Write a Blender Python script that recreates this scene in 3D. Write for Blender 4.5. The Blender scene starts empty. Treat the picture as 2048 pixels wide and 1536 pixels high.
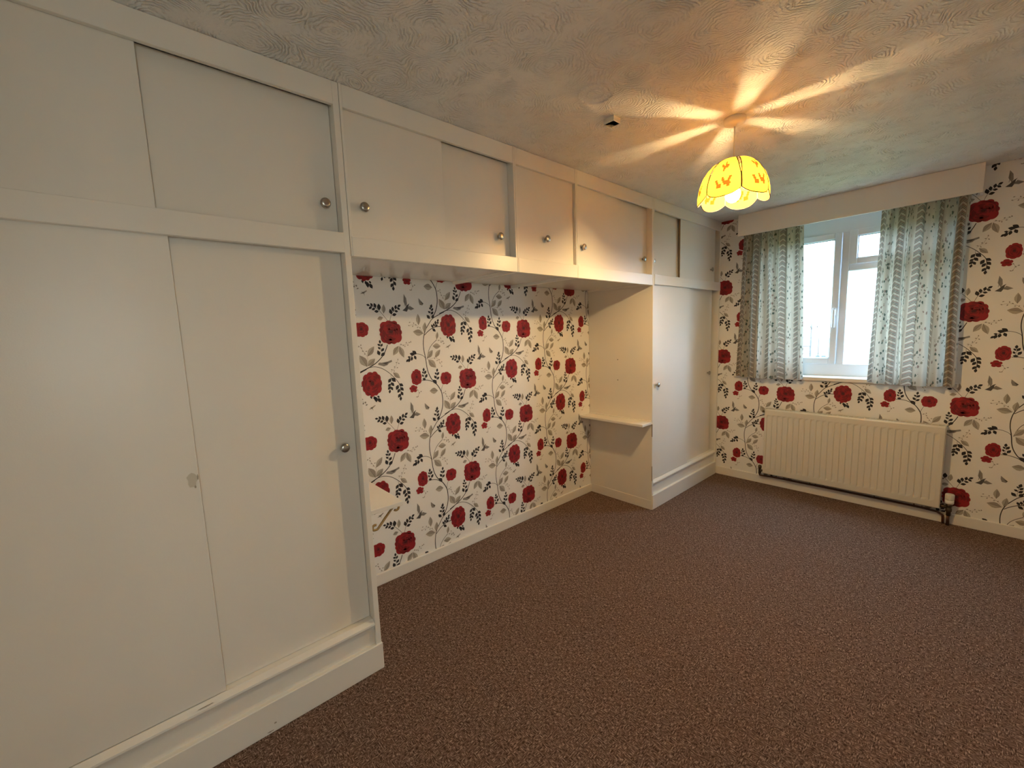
import bpy, bmesh, math, random
from mathutils import Vector, Matrix
from mathutils.geometry import tessellate_polygon
random.seed(7)
C = bpy.context.scene.collection
S = bpy.context.scene

# ------------------------------------------------------------------ camera
L, D, H = 4.218, 0.607, 2.40            # window wall, back wall depth, ceiling
XR, YN = 2.46, -0.46                    # right wall, near wall
cam = bpy.data.objects.new('camera', bpy.data.cameras.new('camera'))
C.objects.link(cam)
_yaw, _pitch, _roll, _f = 0.8432, -0.1201, -0.0354, 834.376
_F = Vector((-math.sin(_yaw)*math.cos(_pitch), math.cos(_yaw)*math.cos(_pitch), math.sin(_pitch)))
_R0 = Vector((math.cos(_yaw), math.sin(_yaw), 0)); _U0 = _R0.cross(_F)
_R = math.cos(_roll)*_R0 + math.sin(_roll)*_U0
_U = -math.sin(_roll)*_R0 + math.cos(_roll)*_U0
m = Matrix((( _R.x, _U.x, -_F.x, 1.6671), (_R.y, _U.y, -_F.y, 0.0620), (_R.z, _U.z, -_F.z, 1.4438), (0, 0, 0, 1)))
cam.matrix_world = m
cam.data.sensor_fit = 'HORIZONTAL'; cam.data.sensor_width = 36.0
cam.data.lens = 36.0*_f/2048; cam.data.clip_start = 0.02; cam.data.clip_end = 500
S.camera = cam

# ------------------------------------------------------------------ light and exposure
S.view_settings.view_transform = 'Standard'; S.view_settings.look = 'None'
S.view_settings.gamma = 1.0; S.view_settings.use_curve_mapping = False
S.view_settings.exposure = 1.25
SKY = 12.3
BULB = 430.0
world = bpy.data.worlds.new('World'); S.world = world; world.use_nodes = True
bg = world.node_tree.nodes['Background']
bg.inputs['Color'].default_value = (0.50, 0.725, 1.0, 1); bg.inputs['Strength'].default_value = SKY
S.cycles.adaptive_threshold = 0.02; S.cycles.max_bounces = 8; S.cycles.diffuse_bounces = 6; S.cycles.transmission_bounces = 8
S.cycles.transparent_max_bounces = 12; S.cycles.caustics_reflective = False; S.cycles.caustics_refractive = False
S.cycles.use_denoising = True; S.cycles.sample_clamp_indirect = 15.0
pl_ = bpy.data.lights.new('window_portal', 'AREA'); pl_.shape = 'RECTANGLE'; pl_.size = 1.22; pl_.size_y = 1.30
pl_.cycles.is_portal = True
po = bpy.data.objects.new('window_portal', pl_); C.objects.link(po)
po.location = (0.905, L+0.19, 1.635); po.rotation_euler = (math.radians(-90), 0, 0)
pl2 = bpy.data.lights.new('fill_window_portal', 'AREA'); pl2.shape = 'RECTANGLE'; pl2.size = 1.0; pl2.size_y = 0.48  # guides sky sampling through the added landing window
pl2.cycles.is_portal = True
po2 = bpy.data.objects.new('fill_window_portal', pl2); C.objects.link(po2)
po2.location = (XR+1.30, -0.42, 1.45); po2.rotation_euler = (0, math.radians(90), 0)

# ------------------------------------------------------------------ materials
def nm(name, col, rough=0.6, spec=0.5, metal=0.0):
    mt = bpy.data.materials.new(name); mt.use_nodes = True
    b = mt.node_tree.nodes['Principled BSDF']
    b.inputs['Base Color'].default_value = (*col, 1); b.inputs['Roughness'].default_value = rough
    b.inputs['Specular IOR Level'].default_value = spec; b.inputs['Metallic'].default_value = metal
    return mt
def N(mt, kind, **kw):
    n = mt.node_tree.nodes.new(kind)
    for k, v in kw.items():
        if k in n.inputs: n.inputs[k].default_value = v
        else: setattr(n, k, v)
    return n
def LK(mt, a, b): mt.node_tree.links.new(a, b)
def bsdf(mt): return mt.node_tree.nodes['Principled BSDF']
def coords(mt): return N(mt, 'ShaderNodeTexCoord').outputs['Object']
def mth(mt, op, a, b=None, c=None):
    n = N(mt, 'ShaderNodeMath', operation=op)
    for i, v in enumerate((a, b, c)):
        if v is None: continue
        if isinstance(v, (int, float)): n.inputs[i].default_value = v
        else: LK(mt, v, n.inputs[i])
    return n.outputs[0]
def ramp(mt, fac, stops, interp='LINEAR'):
    r = N(mt, 'ShaderNodeValToRGB'); r.color_ramp.interpolation = interp
    e = r.color_ramp.elements
    while len(e) < len(stops): e.new(0.5)
    for q, (p, c) in zip(e, stops): q.position = p; q.color = (*c, 1)
    LK(mt, fac, r.inputs[0]); return r.outputs[0]
def mixc(mt, fac, a, b):
    n = N(mt, 'ShaderNodeMix', data_type='RGBA')
    for s, v in ((0, fac), (6, a), (7, b)):
        if isinstance(v, tuple): n.inputs[s].default_value = (*v, 1)
        elif isinstance(v, (int, float)): n.inputs[s].default_value = v
        else: LK(mt, v, n.inputs[s])
    return n.outputs[2]
def bump(mt, h, strength=0.3, dist=0.002):
    b = N(mt, 'ShaderNodeBump', Strength=strength, Distance=dist)
    LK(mt, h, b.inputs['Height']); LK(mt, b.outputs[0], bsdf(mt).inputs['Normal'])
def noise(mt, vec, scale, detail=2.0, rough=0.5):
    n = N(mt, 'ShaderNodeTexNoise', Scale=scale, Detail=detail, Roughness=rough)
    LK(mt, vec, n.inputs['Vector']); return n.outputs['Fac']
def vmap(mt, vec, scale, loc=(0, 0, 0)):
    n = N(mt, 'ShaderNodeMapping'); n.inputs['Scale'].default_value = scale; n.inputs['Location'].default_value = loc
    LK(mt, vec, n.inputs['Vector']); return n.outputs[0]

def painted(name, col, rough, bs=0.15):
    mt = nm(name, col, rough); v = coords(mt)
    n1 = noise(mt, v, 3.0, 4.0)
    c2 = tuple(x*0.93 for x in col)
    LK(mt, mixc(mt, n1, col, c2), bsdf(mt).inputs['Base Color'])
    bump(mt, noise(mt, v, 260.0, 2.0), bs, 0.0008)
    return mt
M = {}
M['paint'] = painted('cream_gloss_paint', (0.82, 0.785, 0.72), 0.34)
M['trim'] = painted('cream_trim_paint', (0.84, 0.805, 0.74), 0.30)
M['panel'] = painted('cream_side_panel', (0.82, 0.775, 0.70), 0.42)
M['laminate'] = painted('glossy_white_laminate', (0.82, 0.80, 0.77), 0.16, 0.03)
M['edge'] = nm('bare_brown_door_edge', (0.24, 0.15, 0.08), 0.6)
M['dark'] = nm('dark_hole', (0.01, 0.008, 0.007), 0.8)
M['chip'] = nm('grubby_chipped_paint', (0.36, 0.31, 0.24), 0.7)
M['steel'] = nm('brushed_steel_knob', (0.42, 0.40, 0.37), 0.28, metal=1.0)
M['rad'] = painted('radiator_enamel', (0.72, 0.68, 0.59), 0.35, 0.05)
M['plasticw'] = nm('white_plastic', (0.78, 0.74, 0.66), 0.4)
M['copper'] = nm('dull_copper_pipe', (0.10, 0.045, 0.03), 0.5, metal=0.6)
M['valve'] = nm('tarnished_valve_brass', (0.12, 0.09, 0.06), 0.45, metal=0.8)
M['brass'] = nm('dull_gold_bracket', (0.42, 0.27, 0.10), 0.45, metal=0.5)
M['upvc'] = nm('white_window_upvc', (0.72, 0.77, 0.83), 0.3)
M['gasket'] = nm('grey_window_seal', (0.18, 0.2, 0.22), 0.6)
M['wallside'] = painted('plain_cream_wallpaper', (0.82, 0.79, 0.73), 0.8)
M['wpaper'] = painted('cream_white_wallpaper', (0.87, 0.845, 0.80), 0.72, 0.25)
M['leafk'] = nm('printed_black_leaf', (0.022, 0.018, 0.020), 0.7)
M['stemk'] = nm('printed_dark_stem', (0.030, 0.022, 0.022), 0.7)
M['leafg'] = nm('printed_taupe_leaf', (0.43, 0.385, 0.32), 0.7)
M['leafg2'] = nm('printed_taupe_leaf_shade', (0.33, 0.285, 0.235), 0.7)
M['grey'] = nm('printed_grey_creature', (0.26, 0.235, 0.21), 0.7)
M['greyd'] = nm('printed_dark_grey', (0.09, 0.08, 0.075), 0.7)
M['rose'] = nm('printed_red_rose', (0.30, 0.008, 0.011), 0.7)
M['rose2'] = nm('printed_deep_red_petal', (0.185, 0.006, 0.009), 0.7)
M['rose3'] = nm('printed_dark_red_centre', (0.075, 0.005, 0.007), 0.7)

# ceiling: artex swirls
mt = nm('swirled_textured_ceiling', (0.90, 0.885, 0.87), 0.32); M['ceil'] = mt
v = coords(mt)
nz = N(mt, 'ShaderNodeTexNoise', Scale=7.0, Detail=3.0); LK(mt, v, nz.inputs['Vector'])
va = N(mt, 'ShaderNodeVectorMath', operation='MULTIPLY_ADD'); LK(mt, nz.outputs['Color'], va.inputs[0])
va.inputs[1].default_value = (0.10, 0.10, 0.0); LK(mt, v, va.inputs[2])
vo = N(mt, 'ShaderNodeTexVoronoi', Scale=4.6, Randomness=0.9); vo.voronoi_dimensions = '2D'
LK(mt, va.outputs[0], vo.inputs['Vector'])
dst = vo.outputs['Distance']
rings = mth(mt, 'SINE', mth(mt, 'MULTIPLY_ADD', dst, 105.0, mth(mt, 'MULTIPLY', noise(mt, v, 26.0, 3.0, 0.65), 13.0)))
rings = mth(mt, 'POWER', mth(mt, 'MULTIPLY_ADD', rings, 0.5, 0.5), 2.2)
mask = mth(mt, 'SMOOTH_MIN', 1.0, mth(mt, 'MAXIMUM', 0.0, mth(mt, 'MULTIPLY_ADD', noise(mt, v, 11.0, 5.0, 0.7), 5.0, -2.0)), 0.1)
fine = noise(mt, v, 70.0, 4.0, 0.7)
hgt = mth(mt, 'MULTIPLY_ADD', mth(mt, 'MULTIPLY', rings, mask), 1.0, mth(mt, 'MULTIPLY', fine, 0.8))
bump(mt, hgt, 1.0, 0.006)

# carpet: brown tweed loop
mt = nm('brown_tweed_carpet', (0.1, 0.06, 0.045), 0.95, 0.1); M['carpet'] = mt
v = coords(mt)
ca = noise(mt, vmap(mt, v, (270, 70, 1)), 1.0, 2.0, 0.6)
cb = noise(mt, vmap(mt, v, (70, 270, 1), (7, 3, 0)), 1.0, 2.0, 0.6)
sel = mth(mt, 'GREATER_THAN', noise(mt, v, 38.0, 1.0), 0.5)
mx = N(mt, 'ShaderNodeMix', data_type='FLOAT'); LK(mt, sel, mx.inputs[0]); LK(mt, ca, mx.inputs[2]); LK(mt, cb, mx.inputs[3])
tw = mx.outputs[0]
LK(mt, ramp(mt, tw, [(0.34, (0.042, 0.021, 0.014)), (0.46, (0.125, 0.076, 0.056)), (0.56, (0.205, 0.132, 0.102)), (0.68, (0.44, 0.325, 0.265))]), bsdf(mt).inputs['Base Color'])
bump(mt, tw, 0.6, 0.004)

# curtain fabric: chevron bands between sprigged bands, thin and translucent
mt = bpy.data.materials.new('chevron_and_sprig_curtain_cotton'); mt.use_nodes = True; M['curtain'] = mt
nt = mt.node_tree; nt.nodes.remove(nt.nodes['Principled BSDF'])
uv = N(mt, 'ShaderNodeTexCoord').outputs['UV']
sx = N(mt, 'ShaderNodeSeparateXYZ'); LK(mt, uv, sx.inputs[0])
u, w = sx.outputs[0], sx.outputs[1]
PER = 0.165
ph = mth(mt, 'MULTIPLY', mth(mt, 'FRACT', mth(mt, 'DIVIDE', u, PER)), PER)      # metres within one stripe repeat
band = mth(mt, 'LESS_THAN', ph, 0.050)
au = mth(mt, 'ABSOLUTE', mth(mt, 'SUBTRACT', ph, 0.025))
chev = mth(mt, 'FRACT', mth(mt, 'DIVIDE', mth(mt, 'MULTIPLY_ADD', au, 0.75, w), 0.042))
white, taupe, brown, green = (0.46, 0.405, 0.32), (0.16, 0.12, 0.09), (0.21, 0.125, 0.095), (0.09, 0.11, 0.085)
cc = ramp(mt, chev, [(0.0, white), (0.22, taupe), (0.36, white), (0.46, green), (0.56, (0.33, 0.28, 0.23)), (0.72, brown), (0.84, white)], 'CONSTANT')
line = mth(mt, 'MULTIPLY', mth(mt, 'GREATER_THAN', ph, 0.050), mth(mt, 'LESS_THAN', ph, 0.056))
cv = N(mt, 'ShaderNodeTexVoronoi', Scale=1.0, Randomness=1.0); LK(mt, vmap(mt, uv, (62, 30, 1)), cv.inputs['Vector'])
nd = noise(mt, vmap(mt, uv, (150, 110, 1)), 1.0, 1.0)
spr = mth(mt, 'LESS_THAN', mth(mt, 'MULTIPLY_ADD', nd, 0.5, cv.outputs['Distance']), 0.56)
vc = N(mt, 'ShaderNodeSeparateXYZ'); LK(mt, cv.outputs['Color'], vc.inputs[0])
scol = ramp(mt, vc.outputs[0], [(0.0, green), (0.45, (0.20, 0.175, 0.13)), (0.75, (0.22, 0.15, 0.12))], 'CONSTANT')
inner = mth(mt, 'MULTIPLY', mth(mt, 'GREATER_THAN', ph, 0.064), mth(mt, 'LESS_THAN', ph, 0.140))
fl = mixc(mt, mth(mt, 'MULTIPLY', spr, inner), white, scol)
fl = mixc(mt, line, fl, (0.33, 0.27, 0.21))
colr = mixc(mt, band, fl, cc)
df = N(mt, 'ShaderNodeBsdfDiffuse'); tr = N(mt, 'ShaderNodeBsdfTranslucent'); ms = N(mt, 'ShaderNodeMixShader'); ms.inputs[0].default_value = 0.22
LK(mt, colr, df.inputs[0]); LK(mt, colr, tr.inputs[0]); LK(mt, df.outputs[0], ms.inputs[1]); LK(mt, tr.outputs[0], ms.inputs[2])
LK(mt, ms.outputs[0], nt.nodes['Material Output'].inputs[0])

# lamp shade film, bulb, clear glass
def translucent(name, col, fac):
    mt = bpy.data.materials.new(name); mt.use_nodes = True; nt = mt.node_tree; nt.nodes.remove(nt.nodes['Principled BSDF'])
    a = N(mt, 'ShaderNodeBsdfDiffuse'); b = N(mt, 'ShaderNodeBsdfTranslucent'); x = N(mt, 'ShaderNodeMixShader'); x.inputs[0].default_value = fac
    a.inputs[0].default_value = (*col, 1); b.inputs[0].default_value = (*col, 1)
    LK(mt, a.outputs[0], x.inputs[1]); LK(mt, b.outputs[0], x.inputs[2]); LK(mt, x.outputs[0], nt.nodes['Material Output'].inputs[0]); return mt
M['shade'] = translucent('pale_yellow_shade_film', (0.42, 0.215, 0.022), 0.26)
M['shadeprint'] = translucent('orange_leaf_print', (0.20, 0.022, 0.003), 0.28)
M['shadetrim'] = nm('brown_shade_piping', (0.012, 0.006, 0.003), 0.6)
mt = bpy.data.materials.new('glowing_warm_bulb'); mt.use_nodes = True; nt = mt.node_tree; nt.nodes.remove(nt.nodes['Principled BSDF'])
e = N(mt, 'ShaderNodeEmission'); e.inputs[0].default_value = (1.0, 0.71, 0.33, 1); e.inputs[1].default_value = BULB
LK(mt, e.outputs[0], nt.nodes['Material Output'].inputs[0]); M['bulb'] = mt
mt = bpy.data.materials.new('clear_window_glass'); mt.use_nodes = True; nt = mt.node_tree; nt.nodes.remove(nt.nodes['Principled BSDF'])
a = N(mt, 'ShaderNodeBsdfTransparent'); b = N(mt, 'ShaderNodeBsdfGlossy'); b.inputs['Roughness'].default_value = 0.02
x = N(mt, 'ShaderNodeMixShader'); x.inputs[0].default_value = 0.06
a.inputs[0].default_value = (0.96, 0.98, 0.97, 1)
LK(mt, a.outputs[0], x.inputs[1]); LK(mt, b.outputs[0], x.inputs[2]); LK(mt, x.outputs[0], nt.nodes['Material Output'].inputs[0]); M['glass'] = mt
mt = bpy.data.materials.new('amber_fill_light_glass'); mt.use_nodes = True; nt = mt.node_tree; nt.nodes.remove(nt.nodes['Principled BSDF'])  # tint added to warm the fill light from the landing
a = N(mt, 'ShaderNodeBsdfTransparent'); a.inputs[0].default_value = (1.0, 0.86, 0.70, 1)
LK(mt, a.outputs[0], nt.nodes['Material Output'].inputs[0]); M['fillglass'] = mt
M['wood'] = nm('weathered_pole_timber', (0.05, 0.04, 0.034), 0.8)
M['render'] = nm('pale_house_render', (0.50, 0.44, 0.38), 0.8)
M['roof'] = nm('brown_roof_tiles', (0.09, 0.05, 0.04), 0.8)
M['houseglass'] = nm('dark_house_window', (0.05, 0.06, 0.07), 0.2)
mt = nm('rough_grass', (0.10, 0.13, 0.05), 0.9); M['grass'] = mt
LK(mt, ramp(mt, noise(mt, coords(mt), 0.6, 5.0), [(0.3, (0.07, 0.10, 0.03)), (0.7, (0.16, 0.18, 0.08))]), bsdf(mt).inputs['Base Color'])

# ------------------------------------------------------------------ helpers
def box(bm, x0, x1, y0, y1, z0, z1, bev=0.0, seg=1):
    r = bmesh.ops.create_cube(bm, size=1.0)
    bmesh.ops.scale(bm, verts=r['verts'], vec=(abs(x1-x0), abs(y1-y0), abs(z1-z0)))
    bmesh.ops.translate(bm, verts=r['verts'], vec=((x0+x1)/2, (y0+y1)/2, (z0+z1)/2))
    if bev:
        es = list({e for v_ in r['verts'] for e in v_.link_edges})
        bmesh.ops.bevel(bm, geom=es, offset=bev, segments=seg, affect='EDGES', profile=0.5)
def lathe(bm, prof, origin=(0, 0, 0), axis='Z', seg=24, smooth=True):
    o = Vector(origin); rings = []
    for r, t in prof:
        ring = []
        for k in range(seg):
            a = 2*math.pi*k/seg; c, s = r*math.cos(a), r*math.sin(a)
            p = {'Z': (c, s, t), 'X': (t, c, s), 'Y': (s, t, c)}[axis]
            ring.append(bm.verts.new(o+Vector(p)))
        rings.append(ring)
    for A, B in zip(rings, rings[1:]):
        for k in range(seg):
            f = bm.faces.new((A[k], A[(k+1) % seg], B[(k+1) % seg], B[k])); f.smooth = smooth
    if prof[0][0] > 1e-6: bm.faces.new(list(reversed(rings[0])))
    if prof[-1][0] > 1e-6: bm.faces.new(rings[-1])
def tube(bm, pts, rad, seg=8, closed=False, flat=1.0):
    P_ = [Vector(p) for p in pts]; n = len(P_); rings = []; ref = None
    for i, p in enumerate(P_):
        a = P_[(i-1) % n] if (closed or i > 0) else p; b = P_[(i+1) % n] if (closed or i < n-1) else p
        t = (b-a).normalized()
        if ref is None:
            ref = Vector((0, 0, 1)) if abs(t.z) < 0.9 else Vector((1, 0, 0))
        u_ = (ref-t*ref.dot(t)).normalized(); ref = u_; w_ = t.cross(u_)
        rings.append([bm.verts.new(p+rad*(math.cos(2*math.pi*k/seg)*u_+flat*math.sin(2*math.pi*k/seg)*w_)) for k in range(seg)])
    for i in range(n if closed else n-1):
        A, B = rings[i], rings[(i+1) % n]
        for k in range(seg):
            f = bm.faces.new((A[k], A[(k+1) % seg], B[(k+1) % seg], B[k])); f.smooth = True
    if not closed: bm.faces.new(list(reversed(rings[0]))); bm.faces.new(rings[-1])
def obj(name, bm, mat, parent=None, fix=True):
    if fix: bmesh.ops.recalc_face_normals(bm, faces=bm.faces)
    me = bpy.data.meshes.new(name); bm.to_mesh(me); bm.free()
    for mm in (mat if isinstance(mat, (list, tuple)) else [mat]): me.materials.append(M[mm])
    o = bpy.data.objects.new(name, me); C.objects.link(o)
    if parent is not None:
        o.parent = parent; o.matrix_parent_inverse = Matrix.Translation(-parent.location) if parent.type == 'EMPTY' else Matrix()
    return o
def boxobj(name, mat, parent, *b, bev=0.0015):
    bm = bmesh.new(); box(bm, *b, bev=bev); return obj(name, bm, mat, parent)
def thing(name, label, cat, loc=(0, 0, 0), group=None):
    o = bpy.data.objects.new(name, None); C.objects.link(o); o.location = loc; o.empty_display_size = 0.05
    o['label'] = label; o['category'] = cat
    if group: o['group'] = group
    return o
def tag(o, label, cat, group=None):
    o['label'] = label; o['category'] = cat
    if group: o['group'] = group
    return o
def struct(o, label, cat=None):
    o['kind'] = 'structure'; o['label'] = label
    if cat: o['category'] = cat
    return o

# wallpaper repeat measured off the wall, in millimetres from the centre of the largest rose
LEAF_DARK = [(-60,125,-61,163),(-63,119,-90,120),(-79,139,-88,166),(-82,137,-104,128),(-96,147,-109,165),(-101,147,-120,132),(-113,152,-133,156),(13,103,4,135),(16,99,44,105),(24,120,21,148),(32,123,55,120),(38,133,44,158),(49,143,68,130),(53,147,74,159),(-68,-62,-71,-40),(-68,-73,-86,-63),(-65,-79,-55,-61),(-69,-93,-84,-80),(-66,-106,-47,-88),(-76,-128,-87,-98),(-68,-132,-43,-113),(-15,-262,11,-288),(-18,-265,-36,-289),(-20,-288,-1,-312),(-22,-296,-40,-311),(-23,-310,-41,-330),(-22,-313,-11,-336),(-28,-330,-34,-352),(32,-302,57,-318),(26,-307,10,-337),(38,-323,57,-346),(34,-331,17,-355),(39,-349,52,-374),(35,-361,19,-384),(36,-378,34,-404),(-146,-350,-142,-370),(-127,-355,-123,-379),(-118,-360,-115,-393),(-108,-356,-95,-369),(-105,-369,-90,-397),(275,140,282,167),(274,134,263,147),(276,125,292,142),(271,113,253,124),(273,104,292,122),(265,77,243,101),(276,80,295,104),(284,22,271,43),(293,29,287,51),(297,30,319,41),(303,40,302,66),(310,48,328,55),(316,56,325,77),(277,17,301,-1),(158,-134,130,-113),(144,-137,112,-128),(141,-141,153,-167),(127,-146,121,-173),(116,-151,97,-147),(112,-154,102,-180),(103,-162,85,-177),(199,-244,200,-220),(199,-257,188,-242),(203,-260,216,-238),(196,-277,187,-260),(207,-284,223,-261),(187,-289,212,-292),(293,-255,297,-232),(290,-271,277,-256),(292,-275,309,-256),(287,-296,271,-275),(289,-302,308,-286),(288,-326,260,-301)]
LEAF_GREY = [(-35,108,-32,160,0.42),(-41,84,-75,77,0.62),(43,-80,6,-133,0.45),(48,-81,74,-150,0.4),(-155,-186,-193,-121,0.5),(-148,-129,-106,-75,0.42),(-152,-183,-105,-144,0.5),(-2,-232,40,-269,0.45),(183,40,182,107,0.4),(219,-5,228,57,0.42),(212,-11,143,1,0.52),(304,-51,313,-3,0.36),(273,-90,330,-94,0.55),(230,-165,271,-115,0.48),(284,-162,326,-115,0.42),(236,-173,289,-226,0.5),(292,-373,233,-369,0.6)]
STEMS = [([(-14,67),(-35,95),(-59,122),(-78,138),(-97,147),(-121,154)],4),([(-1,67),(7,89),(17,111),(34,128),(53,145),(73,157)],4),([(-25,-69),(-37,-97),(-54,-126),(-80,-153),(-110,-175),(-146,-193),(-195,-213)],9),([(-68,-134),(-67,-98),(-68,-70),(-70,-45)],3),([(-146,-193),(-117,-190),(-89,-195),(-58,-209),(-26,-233),(-1,-258),(22,-286),(35,-311),(39,-352),(34,-393)],6),([(-17,-245),(-17,-271),(-23,-305),(-32,-341)],3),([(369,120),(324,100),(281,77),(251,42),(229,9),(217,-20),(210,-53),(208,-85),(210,-118),(216,-152),(220,-185),(223,-216),(231,-253),(249,-291),(269,-315),(289,-335),(307,-362),(320,-392),(324,-431),(322,-469),(310,-511),(289,-549)],9),([(268,74),(270,107),(275,137),(281,164)],3),([(220,-22),(241,-3),(270,16),(305,28),(345,30)],8),([(284,20),(299,38),(314,56),(325,72)],3),([(227,-170),(235,-138),(251,-102),(274,-76),(304,-53)],5),([(221,-179),(213,-157),(197,-144),(174,-135),(151,-134),(117,-148),(93,-170)],5),([(183,-298),(221,-299),(258,-312),(289,-335)],7),([(195,-292),(202,-265),(200,-225)],3),([(284,-322),(290,-283),(295,-237)],3),([(333,-336),(323,-358),(316,-382)],4)]
TWIGS = [[(50,-75),(84,-74),(104,-67),(124,-61)],[(-154,-186),(-148,-137),(-162,-112),(-181,-81),(-194,-67)],[(-14,-228),(-4,-218),(12,-207),(23,-185),(34,-160)],[(216,-11),(198,13),(176,34),(144,43),(117,35)],[(229,-171),(264,-167),(293,-166),(313,-185),(331,-221)],[(303,-55),(332,-56),(353,-70)],[(149,-350),(158,-370),(150,-393)]]
BERRIES = [(59,-71),(74,-78),(84,-83),(94,-63),(104,-77),(114,-62),(124,-59),(-162,-114),(-153,-101),(-172,-99),(-179,-81),(-181,-66),(-195,-73),(-10,-215),(5,-224),(9,-200),(26,-206),(23,-176),(37,-181),(33,-159),(192,24),(175,25),(165,42),(151,52),(143,33),(125,57),(118,38),(282,-168),(297,-159),(299,-183),(315,-178),(318,-199),(332,-194),(331,-221),(318,-58),(333,-44),(335,-68),(349,-65),(356,-77),(149,-352),(161,-372),(150,-393),(172,-365),(142,-395),(-192,-388),(-181,-385),(-175,-400)]
ROSES = [(0,0,71,70,0),(-133,-287,59,70,1),(148,-275,36,48,2),(122,-343,29,25,3),(356,-300,42,42,4)]
CREATURES = {'bird': [(-90,-175),(-81,-168),(-68,-170),(-49,-168),(-31,-166),(-6,-158),(-4,-169),(-24,-176),(-35,-187),(-56,-192),(-76,-185),(-88,-181)],'wingd': [(-64,-173),(-23,-168),(-42,-183)],'hum1': [(108,146),(93,177),(97,222),(112,197),(115,166)],'hum2': [(115,136),(131,155),(161,137),(138,128)],'humb': [(83,126),(100,139),(115,158),(131,168),(125,157),(120,135),(111,119)],'but': [(193,201),(207,187),(225,169),(217,158),(199,161),(193,179)],'butd': [(205,181),(225,170),(218,164)],'drag': [(-163,213),(-145,224),(-125,234),(-123,230),(-141,216)],'drag2': [(-156,225),(-142,223),(-137,202),(-144,216)]}
# ------------------------------------------------------------------ the room
T = 0.25
fl = struct(boxobj('floor', 'carpet', None, -D-T, XR+1.5, YN-1.2, L+T, -0.12, 0.0, bev=0), 'brown flecked tweed carpet covering the bedroom floor')
ce = struct(boxobj('ceiling', 'ceil', None, -D-T, XR+1.5, YN-1.2, L+T, H, H+0.12, bev=0), 'white ceiling with swirled textured plaster')
wl = struct(boxobj('wall_left', 'wpaper', None, -D-T, -D, YN, L, 0, H, bev=0), 'alcove back wall papered with red roses and black leaves')
WX0, WX1, WZ0, WZ1 = 0.31, 1.50, 1.0, 2.27
bm = bmesh.new()
for b in ((-D-T, WX0, 0, H), (WX1, XR+0.10, 0, H), (WX0, WX1, 0, WZ0), (WX0, WX1, WZ1, H)):
    box(bm, b[0], b[1], L, L+T, b[2], b[3])
wf = struct(obj('wall_far', bm, 'wpaper'), 'window wall papered with red roses and black leaves')
DY0, DY1, DZ = -0.40, 0.38, 2.02                              # added doorway beside the camera, unseen, lets fill light in
bm = bmesh.new()
for b in ((YN, DY0, 0, H), (DY1, L, 0, H), (DY0, DY1, DZ, H)): box(bm, XR, XR+0.10, b[0], b[1], b[2], b[3])
wr = struct(obj('wall_right', bm, 'wpaper'), 'right hand bedroom wall in rose wallpaper')
wn = struct(boxobj('wall_near', 'wallside', None, -D-T, XR+0.10, YN-T, YN, 0, H, bev=0), 'plain cream wall at the near end of the room')

# wallpaper print: one repeat as flat polygons in millimetres (right, up), laid out in a half-drop lattice
def leaf_poly(bx, by, tx, ty, wr_, side=0):
    d = Vector((tx-bx, ty-by)); n = Vector((-d.y, d.x)); out = []
    prof = [(0, 0), (0.18, 0.26), (0.38, 0.47), (0.58, 0.47), (0.8, 0.27), (1, 0)]
    L1 = [Vector((bx, by))+d*t+n*(h*wr_) for t, h in prof]; R1 = [Vector((bx, by))+d*t-n*(h*wr_) for t, h in prof]
    if side == 0: return [tuple(p) for p in L1+R1[-2:0:-1]]
    return [tuple(p) for p in L1] if side > 0 else [tuple(p) for p in R1]
def strip_polys(pts, w0, w1):
    P_ = [Vector(p) for p in pts]; S_ = []                     # Catmull-Rom smoothing, then one ribbon
    for i in range(len(P_)-1):
        a, b, c, d = P_[max(i-1, 0)], P_[i], P_[i+1], P_[min(i+2, len(P_)-1)]
        for k in range(3):
            t = k/3
            S_.append(0.5*((2*b)+(c-a)*t+(2*a-5*b+4*c-d)*t*t+(3*b-a-3*c+d)*t**3))
    S_.append(P_[-1]); A, B = [], []
    for i, p in enumerate(S_):
        t = (S_[min(i+1, len(S_)-1)]-S_[max(i-1, 0)]).normalized(); n = Vector((-t.y, t.x)); w = (w0+(w1-w0)*i/(len(S_)-1))/2
        A.append(p+n*w); B.append(p-n*w)
    return [[tuple(A[i]), tuple(A[i+1]), tuple(B[i+1]), tuple(B[i])] for i in range(len(S_)-1)]
def blob(cx, cy, a, b, lobes, depth, ph, rnd, n=60):
    wd = [0.65+0.7*rnd.random() for _ in range(lobes)]; tot = sum(wd); cum = [0]
    for q in wd: cum.append(cum[-1]+q/tot)
    am = [1-rnd.random()*depth*0.8 for _ in range(lobes)]; out = []
    for i in range(n):
        t = 2*math.pi*i/n; u_ = (i/n+ph*0.1) % 1.0
        k = max(j for j in range(lobes) if cum[j] <= u_+1e-9); f = (u_-cum[k])/(cum[k+1]-cum[k])
        r = am[k]*(1-depth*(abs(2*f-1)**2.6))
        sq = (abs(math.cos(t))**2.5+abs(math.sin(t))**2.5)**(-1/2.5)      # a touch squarer than an ellipse
        out.append((cx+a*r*sq*math.cos(t), cy+b*r*sq*math.sin(t)))
    return out
TILE = []
rnd = random.Random(3)
for pts, w in STEMS:
    for q in strip_polys(pts, w*0.62*0.75, w*0.62): TILE.append(('stemk', 1, q))
for pts in TWIGS:
    for q in strip_polys(pts, 1.3, 1.3): TILE.append(('leafg2', 1, q))
for l in LEAF_DARK: TILE.append(('leafk', 2, leaf_poly(*l, 0.62)))
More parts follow.
